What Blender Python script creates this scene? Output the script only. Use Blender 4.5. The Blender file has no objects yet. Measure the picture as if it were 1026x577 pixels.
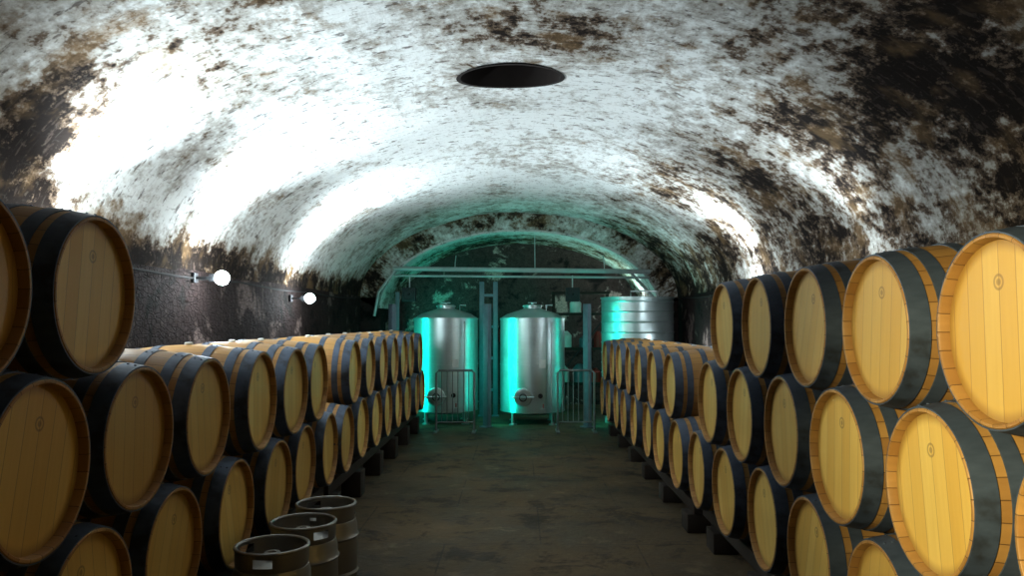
import bpy, bmesh, math, random
from mathutils import Vector, noise
random.seed(7)
scn=bpy.context.scene
scn.view_settings.view_transform='Standard'
scn.view_settings.gamma=0.86
COL=scn.collection
pi=math.pi
F=800.0          # focal length in px of the 1026 px wide frame
K=F/700.0        # depth scale

# ---------------------------------------------------------------- materials
class M:
    def __init__(s,name):
        s.m=bpy.data.materials.new(name); s.m.use_nodes=True
        s.t=s.m.node_tree; s.t.nodes.clear()
        s.out=s.n('ShaderNodeOutputMaterial'); s.b=s.n('ShaderNodeBsdfPrincipled')
        s.l(s.b.outputs[0],s.out.inputs[0])
    def n(s,ty,**k):
        x=s.t.nodes.new(ty)
        for a,v in k.items(): setattr(x,a,v)
        return x
    def l(s,a,b): s.t.links.new(a,b)
    def put(s,sock,v):
        if hasattr(v,'is_linked') or hasattr(v,'links'): s.l(v,sock)
        else:
            if isinstance(v,tuple) and len(v)==3 and sock.type=='RGBA': v=v+(1,)
            sock.default_value=v
    def math(s,op,a,b=0.0,c=None,clamp=False):
        x=s.n('ShaderNodeMath',operation=op,use_clamp=clamp)
        s.put(x.inputs[0],a); s.put(x.inputs[1],b)
        if c is not None: s.put(x.inputs[2],c)
        return x.outputs[0]
    def mix(s,f,a,b,blend='MIX'):
        x=s.n('ShaderNodeMix',data_type='RGBA',blend_type=blend)
        s.put(x.inputs[0],f); s.put(x.inputs[6],a); s.put(x.inputs[7],b)
        return x.outputs[2]
    def noise(s,vec,scale,detail=4,rough=0.55,dist=0):
        x=s.n('ShaderNodeTexNoise'); s.l(vec,x.inputs['Vector'])
        x.inputs['Scale'].default_value=scale; x.inputs['Detail'].default_value=detail
        x.inputs['Roughness'].default_value=rough; x.inputs['Distortion'].default_value=dist
        return x.outputs['Fac']
    def map(s,vec,scale=(1,1,1),loc=(0,0,0)):
        x=s.n('ShaderNodeMapping'); s.l(vec,x.inputs[0])
        x.inputs['Scale'].default_value=scale; x.inputs['Location'].default_value=loc
        return x.outputs[0]
    def ramp(s,f,a,b,c0=0.0,c1=1.0):
        x=s.n('ShaderNodeMapRange',interpolation_type='SMOOTHSTEP'); s.put(x.inputs[0],f)
        for i,v in enumerate((a,b,c0,c1)): x.inputs[i+1].default_value=v
        return x.outputs[0]
    def obj(s): return s.n('ShaderNodeTexCoord').outputs['Object']
    def uv(s): return s.n('ShaderNodeTexCoord').outputs['UV']
    def rnd(s): return s.n('ShaderNodeObjectInfo').outputs['Random']
    def bump(s,h,st=0.3,d=0.01):
        x=s.n('ShaderNodeBump'); x.inputs['Strength'].default_value=st; x.inputs['Distance'].default_value=d
        s.l(h,x.inputs['Height']); s.l(x.outputs[0],s.b.inputs['Normal'])
    def set(s,**k):
        for a,v in k.items(): s.put(s.b.inputs[a.replace('_',' ')],v)
        return s.m

def simple(name,col,rough=0.6,metal=0.0,var=0.25,scale=9):
    m=M(name); f=m.noise(m.obj(),scale)
    dark=tuple(c*(1-var) for c in col); lite=tuple(min(1,c*(1+var)) for c in col)
    return m.set(Base_Color=m.mix(f,dark,lite),Roughness=rough,Metallic=metal)

def mat_stave():
    m=M('oak_staves'); o=m.obj(); s=m.n('ShaderNodeSeparateXYZ'); m.l(o,s.inputs[0])
    ang=m.math('ARCTAN2',s.outputs[1],s.outputs[2])
    k=m.math('MULTIPLY',ang,28/(2*pi)); fr=m.math('FRACT',k); idx=m.math('FLOOR',k)
    edge=m.math('ABSOLUTE',m.math('SUBTRACT',fr,0.5)); gap=m.ramp(edge,0.46,0.5)
    wn=m.n('ShaderNodeTexWhiteNoise',noise_dimensions='2D')
    cb=m.n('ShaderNodeCombineXYZ'); m.l(idx,cb.inputs[0]); m.l(m.rnd(),cb.inputs[1]); m.l(cb.outputs[0],wn.inputs['Vector'])
    g=m.noise(m.map(o,(2.5,30,30)),1.5,5)
    c=m.mix(wn.outputs[0],(0.42,0.22,0.062),(0.60,0.35,0.115))
    c=m.mix(m.math('MULTIPLY',g,0.5),c,(0.25,0.125,0.035))
    c=m.mix(m.math('MULTIPLY',m.rnd(),0.35),c,(0.26,0.14,0.05))
    c=m.mix(m.math('MULTIPLY',gap,.8),c,(0.05,0.025,0.012))
    m.bump(m.math('SUBTRACT',g,m.math('MULTIPLY',gap,2.0)),0.35,0.004)
    return m.set(Base_Color=c,Roughness=0.5)
def mat_head():
    m=M('oak_head'); o=m.obj(); s=m.n('ShaderNodeSeparateXYZ'); m.l(o,s.inputs[0])
    k=m.math('DIVIDE',m.math('ADD',s.outputs[1],0.5),0.083); fr=m.math('FRACT',k); idx=m.math('FLOOR',k)
    gap=m.ramp(m.math('ABSOLUTE',m.math('SUBTRACT',fr,0.5)),0.465,0.5)
    wn=m.n('ShaderNodeTexWhiteNoise',noise_dimensions='2D')
    cb=m.n('ShaderNodeCombineXYZ'); m.l(idx,cb.inputs[0]); m.l(m.rnd(),cb.inputs[1]); m.l(cb.outputs[0],wn.inputs['Vector'])
    g=m.noise(m.map(o,(8,45,2.5)),1.4,5)
    c=m.mix(wn.outputs[0],(0.76,0.50,0.12),(0.90,0.68,0.22))
    c=m.mix(m.math('MULTIPLY',g,0.45),c,(0.54,0.32,0.07))
    c=m.mix(m.math('MULTIPLY',m.rnd(),0.5),c,(0.40,0.23,0.06))
    dy=s.outputs[1]; dz=m.math('SUBTRACT',s.outputs[2],0.15)
    r=m.math('SQRT',m.math('ADD',m.math('MULTIPLY',dy,dy),m.math('MULTIPLY',dz,dz)))
    ring=m.math('SUBTRACT',1.0,m.ramp(m.math('ABSOLUTE',m.math('SUBTRACT',r,0.022)),0.002,0.006))
    core=m.math('SUBTRACT',1.0,m.ramp(r,0.008,0.014))
    c=m.mix(m.math('MULTIPLY',m.math('MAXIMUM',ring,core),0.5),c,(0.16,0.09,0.04))
    r0=m.math('SQRT',m.math('ADD',m.math('MULTIPLY',dy,dy),m.math('MULTIPLY',s.outputs[2],s.outputs[2])))
    c=m.mix(m.math('MULTIPLY',m.ramp(r0,0.235,0.28),0.6),c,(0.22,0.11,0.03))
    c=m.mix(m.math('MULTIPLY',gap,0.6),c,(0.24,0.13,0.05))
    m.bump(m.math('SUBTRACT',g,gap),0.25,0.003)
    return m.set(Base_Color=c,Roughness=0.45)
STAVE=mat_stave(); HEAD=mat_head()
m=M('galvanised_hoop'); g=m.noise(m.map(m.obj(),(3,14,14)),2.0,5); g2=m.noise(m.obj(),6,4)
HOOP=m.set(Base_Color=m.mix(m.ramp(g2,.5,.7),m.mix(g,(0.05,0.068,0.10),(0.13,0.165,0.23)),(0.045,0.048,0.055)),Metallic=0.3,Roughness=0.5)
BUNG=simple('silicone_bung',(0.75,0.75,0.72),0.5)
RUST=simple('dark_timber',(0.035,0.025,0.018),0.8)
STEELD=simple('painted_dark_steel',(0.03,0.033,0.037),0.7,0.1)
def mat_steel(name,col,rough,met=1.0):
    m=M(name); o=m.obj(); g=m.noise(m.map(o,(1.5,1.5,22)),3.0,4); p=m.noise(o,3.0,3)
    c=m.mix(g,tuple(x*0.8 for x in col),col); c=m.mix(m.ramp(p,0.5,0.8),c,tuple(x*0.7 for x in col))
    m.bump(p,0.06,0.008)
    return m.set(Base_Color=c,Metallic=met,Roughness=m.math('ADD',rough-0.05,m.math('MULTIPLY',g,0.12)))
STEEL=mat_steel('stainless_steel',(0.60,0.70,0.71),0.34,0.80)  # teal light on the tanks partly mixed into the base colour
KEG=mat_steel('scuffed_keg_steel',(0.34,0.33,0.31),0.42,0.8)
PIPE=simple('galvanised_pipe',(0.44,0.48,0.49),0.4,0.2)
GATEM=simple('weathered_gate_steel',(0.20,0.22,0.22),0.5,0.3)
BLACK=simple('black_rubber',(0.010,0.010,0.011),0.85)
RED=simple('red_paint',(0.35,0.03,0.02),0.5)
TAG=simple('white_enamel',(0.7,0.72,0.7),0.5)
DBLUE=simple('blue_grey_paint',(0.14,0.20,0.24),0.5,0.2)
SHAFT=simple('dark_shaft_brick',(0.02,0.014,0.012),0.95)  # near-black brown brick lining the air shaft
def mat_emit(name,col,st):
    m=M(name); n=m.noise(m.obj(),3)
    return m.set(Base_Color=m.mix(n,(0.8,0.8,0.8),(0.9,0.9,0.9)),Emission_Color=col,Emission_Strength=st)

def mat_vault(name='eroded_whitewash'):
    # u runs round the arch, v along the tunnel (metres)
    m=M(name); uv=m.uv(); at=m.n('ShaderNodeAttribute',attribute_name='grime').outputs['Fac']
    fine=m.noise(m.map(uv,(6.5,5,1)),1.0,7,0.66,0.0)
    med=m.noise(m.map(uv,(1.7,1.1,1),(3,1,0)),1.0,12,0.74,0.0)
    big=m.noise(m.map(uv,(0.5,0.45,1),(7,2,0)),1.0,3,0.5)
    spk=m.noise(m.map(uv,(22,20,1)),1.0,4,0.6)
    dsh=m.noise(m.map(uv,(7,14,1),(4,4,0)),1.0,3,0.6)
    iso=m.noise(m.map(uv,(13,8,1),(1,2,0)),1.0,6,0.70,0.0)
    v=m.math('ADD',m.math('MULTIPLY',fine,0.26),m.math('MULTIPLY',med,0.46))
    v=m.math('ADD',v,m.math('MULTIPLY',spk,0.11))
    v=m.math('ADD',v,m.math('MULTIPLY',iso,0.17))
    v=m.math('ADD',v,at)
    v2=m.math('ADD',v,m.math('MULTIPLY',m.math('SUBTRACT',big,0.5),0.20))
    br=m.n('ShaderNodeTexBrick'); 
    wv=m.n('ShaderNodeVectorMath',operation='ADD'); m.l(uv,wv.inputs[0])
    cbx=m.n('ShaderNodeCombineXYZ'); m.l(m.math('MULTIPLY',med,0.12),cbx.inputs[0]); m.l(m.math('MULTIPLY',fine,0.04),cbx.inputs[1]); m.l(cbx.outputs[0],wv.inputs[1])
    m.l(wv.outputs[0],br.inputs['Vector'])
    br.inputs['Scale'].default_value=1.0; br.inputs['Brick Width'].default_value=0.42; br.inputs['Row Height'].default_value=0.12
    br.inputs['Mortar Size'].default_value=0.010; br.inputs['Mortar Smooth'].default_value=1.0
    dash=m.math('MULTIPLY',m.ramp(dsh,0.58,0.64),m.ramp(fine,0.44,0.52))
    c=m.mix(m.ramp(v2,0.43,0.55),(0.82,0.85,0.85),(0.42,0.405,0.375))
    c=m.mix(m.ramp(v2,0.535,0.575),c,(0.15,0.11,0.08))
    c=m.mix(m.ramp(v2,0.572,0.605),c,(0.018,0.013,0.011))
    c=m.mix(m.math('MULTIPLY',dash,0.7),c,(0.08,0.06,0.05))
    c=m.mix(m.ramp(spk,0.60,0.70,0,0.5),c,(0.12,0.10,0.08))
    moss=m.ramp(m.noise(m.map(uv,(2,2,1),(1,9,0)),1.3,4),0.50,0.66)
    c=m.mix(m.math('MULTIPLY',m.math('MULTIPLY',moss,0.45),m.ramp(v2,0.47,0.54)),c,(0.26,0.17,0.085))
    mort=m.math('MULTIPLY',br.outputs['Fac'],m.ramp(iso,0.44,0.62))
    c=m.mix(m.math('MULTIPLY',mort,0.4),c,(0.08,0.07,0.06))
    h=m.math('SUBTRACT',m.math('MULTIPLY',v,-2.5),m.math('MULTIPLY',br.outputs['Fac'],0.06))
    m.bump(h,0.45,0.02)
    m.b.inputs['Specular IOR Level'].default_value=0.15
    return m.set(Base_Color=c,Roughness=1.0)
VAULT=mat_vault()
def mat_stone(name='damp_rubble_wall',k=1.0,tint=(1,1,1)):
    m=M(name); o=m.obj()
    T=lambda c: tuple(a*b*k for a,b in zip(c,tint))
    vo=m.n('ShaderNodeTexVoronoi',feature='DISTANCE_TO_EDGE'); m.l(m.map(o,(2.4,2.4,4.5)),vo.inputs['Vector'])
    e=m.ramp(vo.outputs['Distance'],0.0,0.08)
    n1=m.noise(o,1.6,6,0.65,0.4); n2=m.noise(o,9,5,0.6)
    c=m.mix(n2,T((0.014,0.009,0.009)),T((0.045,0.030,0.028)))
    c=m.mix(m.ramp(n1,0.56,0.64),c,T((0.17,0.13,0.12)))
    c=m.mix(m.ramp(n1,0.46,0.36),c,T((0.006,0.005,0.005)))
    c=m.mix(m.ramp(e,0,1,0.5,1),T((0.008,0.007,0.006)),c)
    m.bump(m.math('ADD',m.math('MULTIPLY',e,.4),n2),0.8,0.04)
    m.b.inputs['Specular IOR Level'].default_value=0.2
    return m.set(Base_Color=c,Roughness=0.9)
STONE=mat_stone(); BACKW=mat_stone('old_brick_back_wall',3.8,(1.0,1.0,1.0))
def mat_floor():
    m=M('worn_concrete_floor'); o=m.obj()
    br=m.n('ShaderNodeTexBrick'); m.l(m.map(o,(1,1,1),(0.6,0.2,0)),br.inputs['Vector'])
    br.inputs['Scale'].default_value=1.0; br.inputs['Brick Width'].default_value=1.55; br.inputs['Row Height'].default_value=1.3
    br.inputs['Mortar Size'].default_value=0.010; br.inputs['Mortar Smooth'].default_value=0.8
    n1=m.noise(o,0.9,6,0.6,0.5); n2=m.noise(o,14,5,0.65); n3=m.noise(m.map(o,(1,1,1),(5,5,5)),2.6,7,0.75,0.3)
    c=m.mix(m.ramp(n1,0.35,0.65),(0.072,0.047,0.021),(0.145,0.10,0.05))
    c=m.mix(m.ramp(n3,0.5,0.62),c,(0.028,0.019,0.011))
    c=m.mix(m.ramp(n3,0.44,0.32),c,(0.18,0.13,0.072))
    c=m.mix(m.math('MULTIPLY',n2,0.5),c,(0.042,0.03,0.017))
    c=m.mix(m.math('MULTIPLY',m.math('MULTIPLY',br.outputs['Fac'],m.ramp(n3,.35,.55)),0.7),c,(0.015,0.012,0.010))
    m.bump(m.math('ADD',n2,n3),0.5,0.02)
    return m.set(Base_Color=c,Roughness=m.ramp(n1,0.3,0.7,0.6,0.9))
FLOOR=mat_floor()

# ---------------------------------------------------------------- mesh tools
class Mesh:
    """accumulates parts with materials into one mesh object"""
    def __init__(s): s.bm=bmesh.new(); s.mats=[]
    def mi(s,mat):
        if mat not in s.mats: s.mats.append(mat)
        return s.mats.index(mat)
    def lathe(s,prof,mat,axis='Z',seg=48,at=(0,0,0),smooth=True):
        rings=[]; i=s.mi(mat)
        def P(t,r,a):
            c,sn=math.cos(a)*r,math.sin(a)*r
            if axis=='Z': v=(c,sn,t)
            elif axis=='X': v=(t,c,sn)
            else: v=(c,t,sn)
            return (v[0]+at[0],v[1]+at[1],v[2]+at[2])
        for t,r in prof:
            if r<1e-6: rings.append([s.bm.verts.new(P(t,0,0))])
            else: rings.append([s.bm.verts.new(P(t,r,2*pi*k/seg)) for k in range(seg)])
        for a,b in zip(rings[:-1],rings[1:]):
            for k in range(seg):
                k2=(k+1)%seg
                if len(a)==1 and len(b)==1: continue
                if len(a)==1: f=(a[0],b[k],b[k2])
                elif len(b)==1: f=(a[k],a[k2],b[0])
                else: f=(a[k],a[k2],b[k2],b[k])
                f=s.bm.faces.new(f); f.material_index=i; f.smooth=smooth
    def box(s,c,d,mat,rot=None,bev=0.0):
        i=s.mi(mat); r=bmesh.ops.create_cube(s.bm,size=1)
        vs=r['verts']
        for v in vs:
            v.co=Vector((v.co.x*d[0],v.co.y*d[1],v.co.z*d[2]))
            if rot is not None: v.co.rotate(rot)
            v.co+=Vector(c)
        fs={f for v in vs for f in v.link_faces}
        for f in fs: f.material_index=i
        if bev:
            es={e for v in vs for e in v.link_edges}
            rr=bmesh.ops.bevel(s.bm,geom=list(es),offset=bev,segments=2,affect='EDGES',profile=0.5)
            for f in rr['faces']: f.material_index=i
    def tube(s,pts,r,mat,seg=10,closed=False):
        i=s.mi(mat); pts=[Vector(p) for p in pts]; n=len(pts); rings=[]
        for k,p in enumerate(pts):
            if closed: d=pts[(k+1)%n]-pts[k-1]
            else: d=pts[min(k+1,n-1)]-pts[max(k-1,0)]
            d.normalize(); u=d.orthogonal() if abs(d.z)>.99 else d.cross(Vector((0,0,1))); u.normalize(); w=d.cross(u)
            rings.append([s.bm.verts.new(p+u*math.cos(2*pi*q/seg)*r+w*math.sin(2*pi*q/seg)*r) for q in range(seg)])
        prs=list(zip(rings,rings[1:]+rings[:1])) if closed else list(zip(rings[:-1],rings[1:]))
        for a,b in prs:
            for q in range(seg):
                f=s.bm.faces.new((a[q],a[(q+1)%seg],b[(q+1)%seg],b[q])); f.material_index=i; f.smooth=True
        if not closed:
            for a in (rings[0],rings[-1]):
                f=s.bm.faces.new(a); f.material_index=i
    def data(s,name):
        bmesh.ops.recalc_face_normals(s.bm,faces=s.bm.faces[:])
        me=bpy.data.meshes.new(name); s.bm.to_mesh(me); s.bm.free()
        for m in s.mats: me.materials.append(m)
        me.set_sharp_from_angle(angle=math.radians(32))
        return me
    def obj(s,name,loc=(0,0,0),rot=(0,0,0)):
        return place(name,s.data(name),loc,rot)
def place(name,me,loc,rot=(0,0,0),scale=(1,1,1)):
    o=bpy.data.objects.new(name,me); o.location=loc; o.rotation_euler=rot; o.scale=scale; COL.objects.link(o); return o

# ---------------------------------------------------------------- vault & room
HW=3.0; SP=2.25; AP=3.86; Y0=-4.0; Y1=13.2*K; YB=Y1+2.4
def vz(x): return SP+(AP-SP)*math.sqrt(max(0,1-(x/HW)**2))
HX,HY,HRX,HRY=-0.07,5.78*K,0.44,0.32
def sstep(a,b,x):
    t=max(0,min(1,(x-a)/(b-a))); return t*t*(3-2*t)
def build_vault():
    bm=bmesh.new(); uvl=bm.loops.layers.uv.new('UVMap'); gl=bm.verts.layers.float.new('grime')
    NU=150; NV=int((Y1-Y0)/0.07); grid=[]; 
    us=[]; prev=None; s=0
    pts=[(-HW*math.cos(pi*i/NU),SP+(AP-SP)*math.sin(pi*i/NU)) for i in range(NU+1)]
    for p in pts:
        if prev: s+=math.hypot(p[0]-prev[0],p[1]-prev[1])
        us.append(s); prev=p
    mid=s/2; us=[u-mid for u in us]
    info={}
    for j in range(NV+1):
        y=Y0+(Y1-Y0)*j/NV; row=[]
        for i,(x,z) in enumerate(pts):
            n=noise.noise(Vector((x*0.9,y*0.8,z)))*0.035+noise.noise(Vector((x*3,y*3,z*3)))*0.010
            if i in(0,NU): n=0
            d=Vector((x/HW**2,0,(z-SP)/(AP-SP)**2)); d.normalize()
            if ((x-HX)/HRX)**2+((y-HY)/HRY)**2<2.2: n*=0.3
            v=bm.verts.new((x-d.x*n,y,z-d.z*n))
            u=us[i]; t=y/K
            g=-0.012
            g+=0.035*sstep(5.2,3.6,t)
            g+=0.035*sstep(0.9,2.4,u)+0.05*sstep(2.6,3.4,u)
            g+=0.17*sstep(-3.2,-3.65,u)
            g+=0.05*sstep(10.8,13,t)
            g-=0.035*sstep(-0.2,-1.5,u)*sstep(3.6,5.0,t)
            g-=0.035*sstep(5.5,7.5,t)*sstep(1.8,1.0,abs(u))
            for (pu,py,ru,rv,a) in ((0.4,4.75,1.2,0.35,0.04),(2.45,5.3,0.5,0.6,0.08),(2.5,7.4,0.45,0.9,0.08),(1.9,8.3,0.35,0.7,0.06),
                                    (-3.0,3.9,0.45,0.35,0.14),(2.3,3.8,0.9,0.7,0.06),(3.0,9.6,0.35,1.0,0.08),(-1.9,5.0,0.3,0.3,0.05),
                                    (-2.4,5.2,0.25,0.25,0.06),(0.2,5.1,.6,.25,.04),(-1.6,3.7,.8,.4,.04)):
                q=((u-pu)/ru)**2+((t-py)/rv)**2
                g+=a*math.exp(-q)
            v[gl]=g; info[v]=(u,y); row.append(v)
        grid.append(row)
    for j in range(NV):
        for i in range(NU):
            f=bm.faces.new((grid[j][i],grid[j+1][i],grid[j+1][i+1],grid[j][i+1])); f.smooth=True
    for f in bm.faces:
        for l in f.loops: l[uvl].uv=info[l.vert]
    kill=[v for v in bm.verts if ((v.co.x-HX)/HRX)**2+((v.co.y-HY)/HRY)**2<1]
    bmesh.ops.delete(bm,geom=kill,context='VERTS')
    for v in bm.verts:
        if v.is_boundary and abs(v.co.x-HX)<1 and abs(v.co.y-HY)<1:
            a=math.atan2((v.co.y-HY)/HRY,(v.co.x-HX)/HRX)
            v.co.x=HX+HRX*math.cos(a); v.co.y=HY+HRY*math.sin(a)
    bmesh.ops.reverse_faces(bm,faces=bm.faces[:])
    me=bpy.data.meshes.new('ceiling'); bm.to_mesh(me); bm.free(); me.materials.append(VAULT)
    place('ceiling',me,(0,0,0))
build_vault()
b=Mesh(); i=b.mi(SHAFT); r0=[];r1=[];r2=[];N=48
for k in range(N):
    a=2*pi*k/N; x=HX+(HRX+.015)*math.cos(a); y=HY+(HRY+.015)*math.sin(a)
    xi=HX+(HRX-.02)*math.cos(a); yi=HY+(HRY-.02)*math.sin(a)
    r0.append(b.bm.verts.new((x,y,vz(x)-0.012))); r1.append(b.bm.verts.new((xi,yi,vz(xi)-.012))); r2.append(b.bm.verts.new((xi,yi,5.2)))
for A,B in((r0,r1),(r1,r2)):
    for k in range(N):
        f=b.bm.faces.new((A[k],A[(k+1)%N],B[(k+1)%N],B[k])); f.smooth=False
b.bm.faces.new(r2)
b.obj('ceiling_air_shaft')

def wall(name,c,d,mat): 
    m=Mesh(); m.box((0,0,0),d,mat); return m.obj(name,c)
wall('floor',(0,(Y0+YB)/2,-0.1),(6.4,YB-Y0+0.4,0.2),FLOOR)
wall('wall_left',(-HW-0.1,(Y0+YB)/2,SP/2+.01),(0.2,YB-Y0,SP+0.02),STONE)
wall('wall_right',(HW+0.1,(Y0+YB)/2,SP/2+.01),(0.2,YB-Y0,SP+0.02),STONE)
wall('wall_back',(0,YB+0.1,2.0),(6.4,0.2,4.2),BACKW)
wall('wall_front',(0,Y0-0.1,2.0),(6.4,0.2,4.2),STONE)
IW=2.62; IS=2.05; IA=3.50
def build_end():
    bm=bmesh.new(); uvl=bm.loops.layers.uv.new('UVMap'); gl=bm.verts.layers.float.new('grime'); NU=80; info={}
    def row(hw,sp,ap,y,g,extra=0):
        r=[]
        for i in range(NU+1):
            a=pi*i/NU; v=bm.verts.new((-hw*math.cos(a),y,sp+(ap-sp)*math.sin(a)))
            v[gl]=g; info[v]=((i/NU-.5)*7,y+extra); r.append(v)
        return r
    R=[row(HW+.05,SP-.02,AP+.06,Y1,0.08,-.5),row(IW+.06,IS,IA+.06,Y1,0.05,-.1),row(IW,IS,IA,Y1-.04,-0.15),row(IW,IS,IA,Y1+.2,-0.05),row(IW,IS,IA,Y1+.9,0.03),row(IW,IS,IA,YB,0.05)]
    for A,B in zip(R[:-1],R[1:]):
        for i in range(NU): 
            f=bm.faces.new((A[i],B[i],B[i+1],A[i+1])); f.smooth=False
    for f in bm.faces:
        for l in f.loops: l[uvl].uv=info[l.vert]
    me=bpy.data.meshes.new('trim_end_arch'); bm.to_mesh(me); bm.free(); me.materials.append(VAULT)
    place('trim_end_arch',me,(0,0,0))
build_end()
wall('wall_end_pier_left',(-(IW+HW)/2,Y1+.3,(IS)/2+.1),(HW-IW,0.6,IS+.2),STONE)
wall('wall_end_pier_right',((IW+HW)/2,Y1+.3,(IS)/2+.1),(HW-IW,0.6,IS+.2),STONE)

# ---------------------------------------------------------------- barrels
BR=0.352; HR=0.300; HL=0.46
def br(x): return BR-(BR-HR)*(abs(x)/HL)**1.9
def barrel_mesh():
    b=Mesh(); S=64
    prof=[(-HL+0.035,0.0),(-HL+0.035,HR-0.020),(-HL+0.004,HR-0.016),(-HL,HR-0.013),(-HL,HR-0.004)]
    b.lathe(prof[:2],HEAD,'X',S,smooth=False); b.lathe(prof[1:],STAVE,'X',S)
    p2=[(-t,r) for t,r in prof]; b.lathe(p2[:2],HEAD,'X',S,smooth=False); b.lathe(p2[1:],STAVE,'X',S)
    body=[(-HL,HR-.004)]+[(x,br(x)) for x in [(-HL+.006)+(2*HL-.012)*k/22 for k in range(23)]]+[(HL,HR-.004)]
    b.lathe(body,STAVE,'X',S)
    for sx in(-1,1):
        for a,c in((HL-0.003,HL-0.075),(0.350,0.295),(0.195,0.145)):
            t=0.0045; xs=[sx*a,sx*a,sx*(a+c)/2,sx*c,sx*c]
            rs=[br(a)-.001,br(a)+t,br((a+c)/2)+t,br(c)+t,br(c)-.001]
            b.lathe(list(zip(xs,rs)),HOOP,'X',S)
            for dz in(-.016,.016):
                xm=(a+c)/2+dz; r=br(xm)+t
                b.lathe([(r-.001,.006),(r+.003,.005),(r+.004,0)],HOOP,'Z',8,at=(sx*xm,0.03,-.0012))
    b.lathe([(BR-.004,.026),(BR+.012,.024),(BR+.014,.020),(BR+.014,0)],BUNG,'Z',16)
    return b.data('wine_barrel')
BM=barrel_mesh()
RZ_R=[0.61,1.19,1.77]; RZ_L=[0.71,1.305,1.90]
SR=0.80; SL=0.76
def xr(y): return 1.44-0.016*max(0,y-5.7)
def xl(y): return 1.60-0.012*max(0,y-7)
def put(side,y,z):
    j=random.uniform
    if side>0: x=xr(y)+HL
    else: x=-(xl(y)+HL)
    place('wine_barrel',BM,(x+j(-.018,.018),y,z),(j(-.35,.35),j(-.006,.006),(0 if side>0 else pi)+j(-.02,.02)))
def bar(side,y,n,z):
    for k in range(n): put(side,y+(SR if side>0 else SL)*k,z)
R1=2.475
bar(1,R1-2*SR,8,RZ_R[0]); bar(1,R1-1.5*SR,7,RZ_R[1]); bar(1,R1-SR,6,RZ_R[2])
bar(1,7.25,8,RZ_R[0]); bar(1,7.65,7,RZ_R[1])
L1=3.05
bar(-1,L1-SL,7,RZ_L[0]); bar(-1,L1-.5*SL,6,RZ_L[1]); bar(-1,L1-SL,2,RZ_L[2])
bar(-1,7.45,8,RZ_L[0]); bar(-1,7.83,7,RZ_L[1])
def rack(name,side,y0,sp,n,xf,h):
    """y0 = first barrel centre"""
    b=Mesh(); top=h-BR+0.004; ya=y0-.38; yb=y0+sp*(n-1)+.38
    for xo in (0.16,0.76):
        X=side*(xf+xo)
        b.box((X,(ya+yb)/2,top-.05),(0.09,yb-ya,0.10),RUST,bev=.006)
        for k in range(n-1): b.box((X,y0+sp*(k+.5),top+.03),(0.08,0.10,0.06),RUST,bev=.006)
        y=ya+.13; bh=top-.10
        while y<=yb-.1:
            b.box((X,y,bh/2),(0.20,0.24,bh),RUST,bev=.008); y+=1.15
    return b.obj(name)
rack('timber_barrel_rack',1,R1-2*SR,SR,8,1.44,RZ_R[0])
rack('timber_barrel_rack',1,7.25,SR,8,1.37,RZ_R[0])
rack('timber_barrel_rack',-1,L1-SL,SL,7,1.60,RZ_L[0])
rack('timber_barrel_rack',-1,7.45,SL,8,1.56,RZ_L[0])

# ---------------------------------------------------------------- kegs
def keg_mesh():
    b=Mesh(); R=.205
    prof=[(0.0,.165),(0.0,.185),(.03,.190),(.05,.180),(.07,.196),(.12,R-.004),(.17,R-.002),(.185,R+.008),(.20,R-.002),
          (.30,R),(.40,R-.002),(.415,R+.008),(.43,R-.002),(.48,R-.004),(.515,.190),(.53,.150),(.545,.08),(.55,.0)]
    b.lathe(prof,KEG,'Z',56)
    i=b.mi(KEG); S=72
    def ring(z,r): return [b.bm.verts.new((math.cos(2*pi*k/S)*r,math.sin(2*pi*k/S)*r,z)) for k in range(S)]
    r=[ring(.515,.186),ring(.545,.190),ring(.59,.190),ring(.612,.190)]
    for q,(A,B) in enumerate(zip(r[:-1],r[1:])):
        for k in range(S):
            if q==1 and (k%24) in (0,1,2,3,4,5): continue
            f=b.bm.faces.new((A[k],A[(k+1)%S],B[(k+1)%S],B[k])); f.material_index=i; f.smooth=True
    b.tube([(math.cos(2*pi*k/48)*.187,math.sin(2*pi*k/48)*.187,.613) for k in range(48)],.010,KEG,8,True)
    b.lathe([(.54,.045),(.575,.045),(.58,.040),(.58,.022),(.572,.020),(.572,0)],KEG,'Z',24)
    return b.data('steel_keg')
KM=keg_mesh()
place('steel_keg',KM,(-1.31,4.28,0),(0,0,.3)); place('steel_keg',KM,(-1.28,4.78,0),(0,0,1.1)); place('steel_keg',KM,(-1.26,5.26,0),(0,0,2.0))

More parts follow.
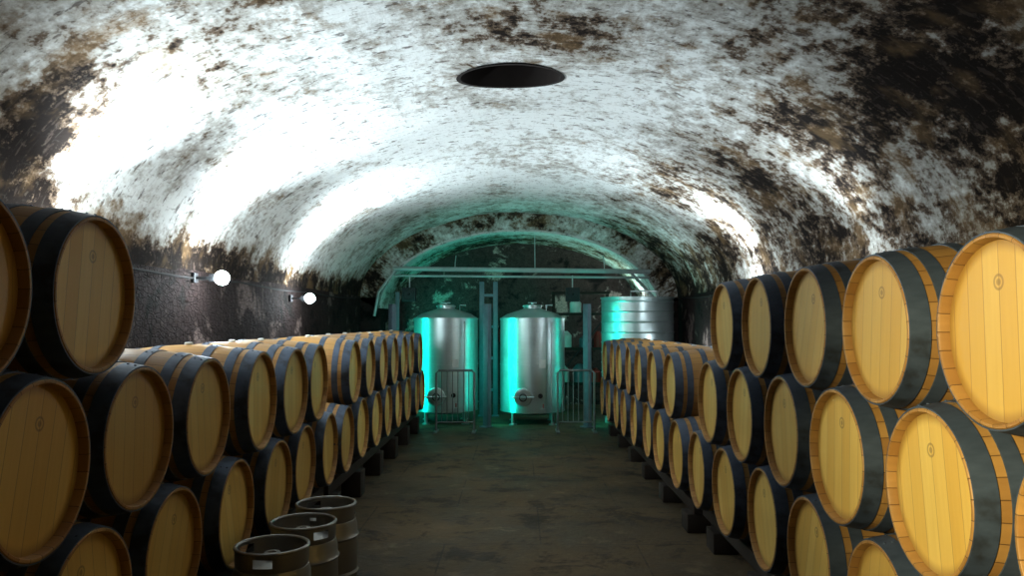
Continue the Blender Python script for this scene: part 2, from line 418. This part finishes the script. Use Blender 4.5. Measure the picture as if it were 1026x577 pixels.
# ---------------------------------------------------------------- tanks
def tank(name,loc,R,hb,h,dome=0.14,rot=0,front=True,rings=1):
    b=Mesh(); z0=hb
    prof=[(z0-.08,0.0),(z0-.06,R*.5),(z0,R*.985),(z0,R+.006),(z0+.02,R+.006),(z0+.02,R)]
    for k in range(1,rings+1):
        z=z0+(h-z0)*k/(rings+1); prof+=[(z-.012,R),(z-.010,R+.006),(z+.010,R+.006),(z+.012,R)]
    prof+=[(h-.03,R),(h-.03,R+.008),(h,R+.008),(h,R*.99),(h+dome*.45,R*.78),(h+dome*.85,R*.40),(h+dome,.16),(h+dome+.04,.155)]
    b.lathe(prof,STEEL,'Z',72)
    zt=h+dome+.04
    b.lathe([(zt-.01,.175),(zt+.015,.175),(zt+.03,.13),(zt+.04,0)],STEEL,'Z',32)
    b.tube([(0,0,zt+.03),(0,0,zt+.07)],.022,STEEL); b.tube([(-.08,0,zt+.065),(.08,0,zt+.065)],.010,STEEL)
    b.tube([(.25,-.05,h+.02),(.25,-.05,h+dome+.06),(.36,-.05,h+dome+.06)],.016,STEEL)
    for k in range(4):
        a=pi/4+k*pi/2; x,y=math.cos(a)*R*.85,math.sin(a)*R*.85
        b.tube([(x,y,0.012),(x,y,z0+.05)],.035,STEEL,12); b.lathe([(0,.07),(.015,.07),(.03,.04)],STEEL,'Z',16,at=(x,y,0))
    if front:
        zc=z0+.28; mx=-.30*R
        yf=-math.sqrt(R*R-mx*mx)
        b.lathe([(yf-.06,0),(yf-.065,.11),(yf-.055,.145),(yf-.02,.16),(yf+.06,.16)],STEEL,'Y',40,at=(mx,0,zc))
        b.tube([(mx-.19,yf-.075,zc),(mx+.19,yf-.075,zc)],.016,STEEL)
        b.tube([(mx+.06*math.cos(2*pi*k/16),yf-.12,zc+.06*math.sin(2*pi*k/16)) for k in range(16)],.009,BLACK,8,True)
        b.tube([(mx,yf-.05,zc),(mx,yf-.13,zc)],.012,STEEL)
        b.tube([(R*.55,-R*.83,z0+.1),(R*.55,-R*.9-.04,z0+.12),(R*.55,-R*.9-.04,h-.1),(R*.55,-R*.80,h-.06)],.010,PIPE)
        b.lathe([(-R*.96-.04,0),(-R*.96-.04,.04),(-R*.96+.05,.04)],BLACK,'Y',24,at=(R*.22,0,z0+.30))
        b.box((R*.28,-R*.96-.012,z0+.85),(.11,.02,.14),TAG)
        b.tube([(R*.3,-R*.9,z0+.07),(R*.3,-R-.10,z0+.07)],.034,STEEL); b.tube([(R*.3,-R-.05,z0+.07),(R*.3,-R-.05,z0+.17)],.010,RED)
    return b.obj(name,loc,(0,0,rot))
TY=12.55*K
tank('stainless_wine_tank',(0.24,TY,0),.575,.22,1.86,.17)
tank('stainless_wine_tank',(-1.32,TY+.1,0),.575,.22,1.86,.17,rot=.1)
b=Mesh(); R=.64; H=2.20
prof=[(.25,0),(.25,R)]
for k in range(11):
    z=.35+(H-.40)*k/10; prof+=[(z-.015,R),(z,R+.012),(z+.015,R)]
prof+=[(H,R),(H+.005,R+.018),(H+.03,R+.018),(H+.03,R-.01),(H-.06,R-.01),(H-.10,0)]
b.lathe(prof,STEEL,'Z',72)
for k in range(6):
    a=k*pi/3; b.tube([(math.cos(a)*.55,math.sin(a)*.55,0),(math.cos(a)*.55,math.sin(a)*.55,.27)],.04,STEEL)
b.tube([(-.2,-.6,H+.02),(-.2,-.6,H+.12),(.25,-.6,H+.12),(.25,-.6,H+.02)],.014,PIPE)
b.lathe([(-R-.04,0),(-R-.045,.15),(-R-.02,.20),(-R+.06,.20)],STEEL,'Y',40,at=(0,0,.75))
b.obj('open_top_fermentation_tank',(2.12,TY,0))

def gate(name,cx,y,w,h=1.0,rot=0):
    b=Mesh()
    b.tube([(-w/2,0,.0),(-w/2,0,h-.04),(-w/2+.04,0,h),(w/2-.04,0,h),(w/2,0,h-.04),(w/2,0,.0)],.020,GATEM)
    b.tube([(-w/2,0,.16),(w/2,0,.16)],.014,GATEM)
    n=int(w/.085)
    for k in range(1,n): 
        x=-w/2+w*k/n; b.tube([(x,0,.16),(x,0,h-.01)],.008,GATEM,8)
    for x in(-w/2,w/2): b.box((x,0,.012),(.06,.42,.024),GATEM,bev=.004)
    return b.obj(name,(cx,y,0),(0,0,rot))
gate('metal_barrier',-1.04,11.75*K-.35,.62); gate('metal_barrier',.93,11.75*K-.30,.60)

b=Mesh(); PY=Y1-.15
b.tube([(-2.35,PY,2.79),(2.45,PY,2.73)],.045,PIPE); b.tube([(-2.35,PY+.06,2.66),(2.45,PY+.06,2.62)],.022,PIPE)
b.tube([(2.1,PY,2.70),(2.86,PY-.05,1.85)],.028,PIPE)
b.tube([(-2.3,PY,2.79),(-2.62,PY-.05,2.35),(-2.7,PY-.05,1.9)],.028,PIPE)
for x in(-1.2,.3,1.6): b.tube([(x,PY,2.76),(x,PY+.05,2.9),(x,PY+.25,3.43 if abs(x)<1 else 3.05)],.010,PIPE)
b.obj('overhead_service_pipes')
b=Mesh()
for x in(-.15,.11):
    b.box((x,0,1.28),(.09,.07,2.56),DBLUE,bev=.006); b.box((x,0,.01),(.14,.14,.02),DBLUE)
for z in(.5,1.1,1.7,2.3): b.box((-.02,0,z),(.20,.04,.05),DBLUE)
b.box((-.02,-.05,1.95),(.17,.08,.22),STEELD,bev=.01)
b.obj('steel_service_column',(-.56,Y1+.2,0))
b=Mesh()
for x in(-.55,.55): b.box((x,0,1.2),(.06,.06,2.4),RUST,bev=.006)
for z in(.55,1.25,1.95,2.38): b.box((0,0,z),(1.16,.35,.05),RUST,bev=.006)
b.tube([(-.55,-.02,.55),(.55,-.02,1.95)],.014,STEELD)
for k,(x,z,r,h) in enumerate(((-.35,.575,.12,.3),(-.02,.575,.14,.34),(.3,.575,.11,.25),(-.3,1.275,.12,.3),(.1,1.275,.13,.22),(.36,1.275,.09,.3),(-.1,1.975,.12,.25))):
    b.lathe([(z,0),(z,r),(z+h*.8,r),(z+h,r*.6),(z+h+.03,r*.3),(z+h+.03,0)],TAG if k%3==0 else (DBLUE if k%3==1 else RED),'Z',24,at=(x,0,0))
b.obj('storage_shelf',(1.25,Y1+1.2,0))
def fan(name,loc):
    b=Mesh(); b.box((0,0,0),(.26,.14,.26),STEELD,bev=.015)
    b.tube([(.10*math.cos(2*pi*k/24),-.08,.10*math.sin(2*pi*k/24)) for k in range(24)],.008,STEELD,8,True)
    for k in range(5):
        a=2*pi*k/5; b.box((.05*math.cos(a),-.078,.05*math.sin(a)),(.05,.006,.05),STEELD)
    b.lathe([(-.10,0),(-.10,.022),(-.07,.025)],BLACK,'Y',16)
    b.tube([(0,0.05,.12),(0,.05,.36)],.014,PIPE)
    b.obj(name,loc)
fan('ventilation_fan',(1.0,Y1-.2,2.30)); fan('ventilation_fan',(-2.05,Y1-.2,2.30))
b=Mesh()
for q in range(4):
    b.tube([(.24*math.cos(2*pi*k/32)*(1+.03*q),-.03*q,.30*math.sin(2*pi*k/32)*(1+.03*q)) for k in range(32)],.018,BLACK if q%2 else RED,8,True)
b.box((0,.03,.26),(.10,.12,.06),STEELD)
b.obj('coiled_hose',(-.2,YB-.1,1.5))

# ---------------------------------------------------------------- lamps
def track(o,d): o.rotation_mode='QUATERNION'; o.rotation_quaternion=Vector(d).to_track_quat('-Z','Y')
def lamp(name,loc,side,mat,watt,r=.065,col=(.82,.94,1.0),cone=125,tilt=.6):
    """bulkhead lamp with an upward reflector, carried on a wall bracket"""
    b=Mesh(); w=abs(HW-abs(loc[0]))
    b.lathe([(-r,0)]+[(-r*math.cos(pi*k/12),r*math.sin(pi*k/12)) for k in range(1,12)]+[(r,0)],mat,'Z',24)
    b.lathe([(side*(r+.05),.035),(side*(r-.015),.035),(side*(r-.02),0)],STEELD,'X',20)
    b.tube([(side*(r+.03),0,0),(side*(w-.01),0,0)],.012,STEELD)
    b.box((side*(w-.02),0,0),(.03,.09,.09),STEELD,bev=.006)
    o=b.obj(name,loc)
    L=bpy.data.lights.new('uplight','SPOT'); L.energy=watt; L.color=col; L.spot_size=math.radians(cone); L.spot_blend=.9; L.shadow_soft_size=.05
    s=bpy.data.objects.new('uplight',L); COL.objects.link(s); s.parent=o; s.location=(0,0,r+.07); track(s,(-side*tilt,0,1))
    return o
COOL=(0.86,0.96,1.0,1)
W1=mat_emit('cool_lamp_glass',COOL,330); W2=mat_emit('cool_lamp_glass_dim',COOL,100)
def LY(x,dx): return F*x/dx
lamp('hidden_tank_fill',(-2.73,LY(2.73,299),2.20),-1,W1,290,tilt=.75); lamp('hidden_tank_fill',(-2.73,LY(2.73,210),2.10),-1,W1,310,tilt=.75); lamp('hidden_tank_fill',(-2.73,5.0,2.20),-1,W1,280,tilt=.75)
lamp('hidden_tank_fill',(2.72,9.9,2.10),1,W1,240,cone=120); lamp('hidden_tank_fill',(2.72,6.7,2.08),1,W2,105,cone=115)
lamp('hidden_tank_fill',(2.72,12.8,1.35),1,W2,50)  # added lamp, out of view behind the barrels, lifts the tanks
lamp('hidden_tank_fill',(2.42,Y1+1.3,1.95),1,W2,90,col=(.6,1,.85))  # added lamp, out of view behind the tank, brightens the back chamber
# teal strip lights in added dark posts, turned to streak the tanks teal
def strip(name,loc,h,target,watt):
    b=Mesh(); b.box((0,0,h/2),(.04,.12,h),DBLUE,bev=.004); b.box((.03,-.055,h/2),(.06,.012,h),DBLUE); b.box((.03,.055,h/2),(.06,.012,h),DBLUE)
    b.box((0,0,.01),(.16,.16,.02),DBLUE)
    ang=math.atan2(target[1]-loc[1],target[0]-loc[0])
    o=b.obj(name,loc,(0,0,ang))
    L=bpy.data.lights.new('strip','AREA'); L.shape='RECTANGLE'; L.size=.09; L.size_y=h*.86; L.color=(0,1,.74); L.energy=watt
    s=bpy.data.objects.new('strip',L); COL.objects.link(s); s.parent=o; s.location=(.062,0,h*.52); track(s,(1,0,0))
    return o
strip('added_teal_strip',(-.56,TY-.65,0),2.1,(0.0,TY),15)
strip('added_teal_strip',(-2.20,TY-.60,0),2.1,(-1.55,TY),17)
strip('added_teal_strip',(1.15,TY-.65,0),2.1,(1.9,TY),17)
strip('added_teal_strip',(-2.5,Y1+1.2,0),2.4,(0,Y1+1.5),34)  # added to tint the chamber ceiling teal
spot=bpy.data.lights.new('beam','SPOT'); spot.energy=2500; spot.color=(1,.92,.56); spot.spot_size=math.radians(36); spot.spot_blend=1; spot.shadow_soft_size=.08
P=Vector((-2.5,-.9,2.35)); T=Vector((1.44,2.0,1.6)); d=(T-P).normalized()
b=Mesh(); b.lathe([(-.02,.05),(-.02,.07),(.20,.10),(.20,.095),(-.0,.06),(-.02,.05)],STEELD,'Z',32); b.lathe([(-.02,0),(-.02,.05)],STEELD,'Z',32)
fx=b.obj('floodlight',P-d*.06); fx.rotation_mode='QUATERNION'; fx.rotation_quaternion=d.to_track_quat('Z','Y')
so=bpy.data.objects.new('beam',spot); COL.objects.link(so); so.parent=fx; so.location=(0,0,.06); so.rotation_euler=(pi,0,0)
b=Mesh(); b.tube([(-2.99,-.9,2.3),(-2.62,-.98,2.32)],.02,STEELD); b.obj('floodlight_bracket')
for s,name in((-1,'lamp_cable_conduit'),(1,'lamp_cable_conduit')):
    b=Mesh(); pts=[]
    for k in range(60):
        y=-1+15.5*k/59; pts.append((s*2.985,y,2.22-.025*abs(math.sin(y*1.1))))
    b.tube(pts,.010,BLACK,8); b.obj(name)

# ---------------------------------------------------------------- world & camera
w=bpy.data.worlds.new('w'); scn.world=w; w.use_nodes=True
w.node_tree.nodes['Background'].inputs[0].default_value=(0.02,0.025,0.03,1)
cam=bpy.data.cameras.new('cam'); co=bpy.data.objects.new('cam',cam); COL.objects.link(co)
cam.sensor_width=36; cam.lens=F/1026*36; cam.clip_start=.02
co.location=(0,0,1.8); co.rotation_euler=(pi/2+math.atan(33.5/F),0,math.atan(7/F))
scn.camera=co
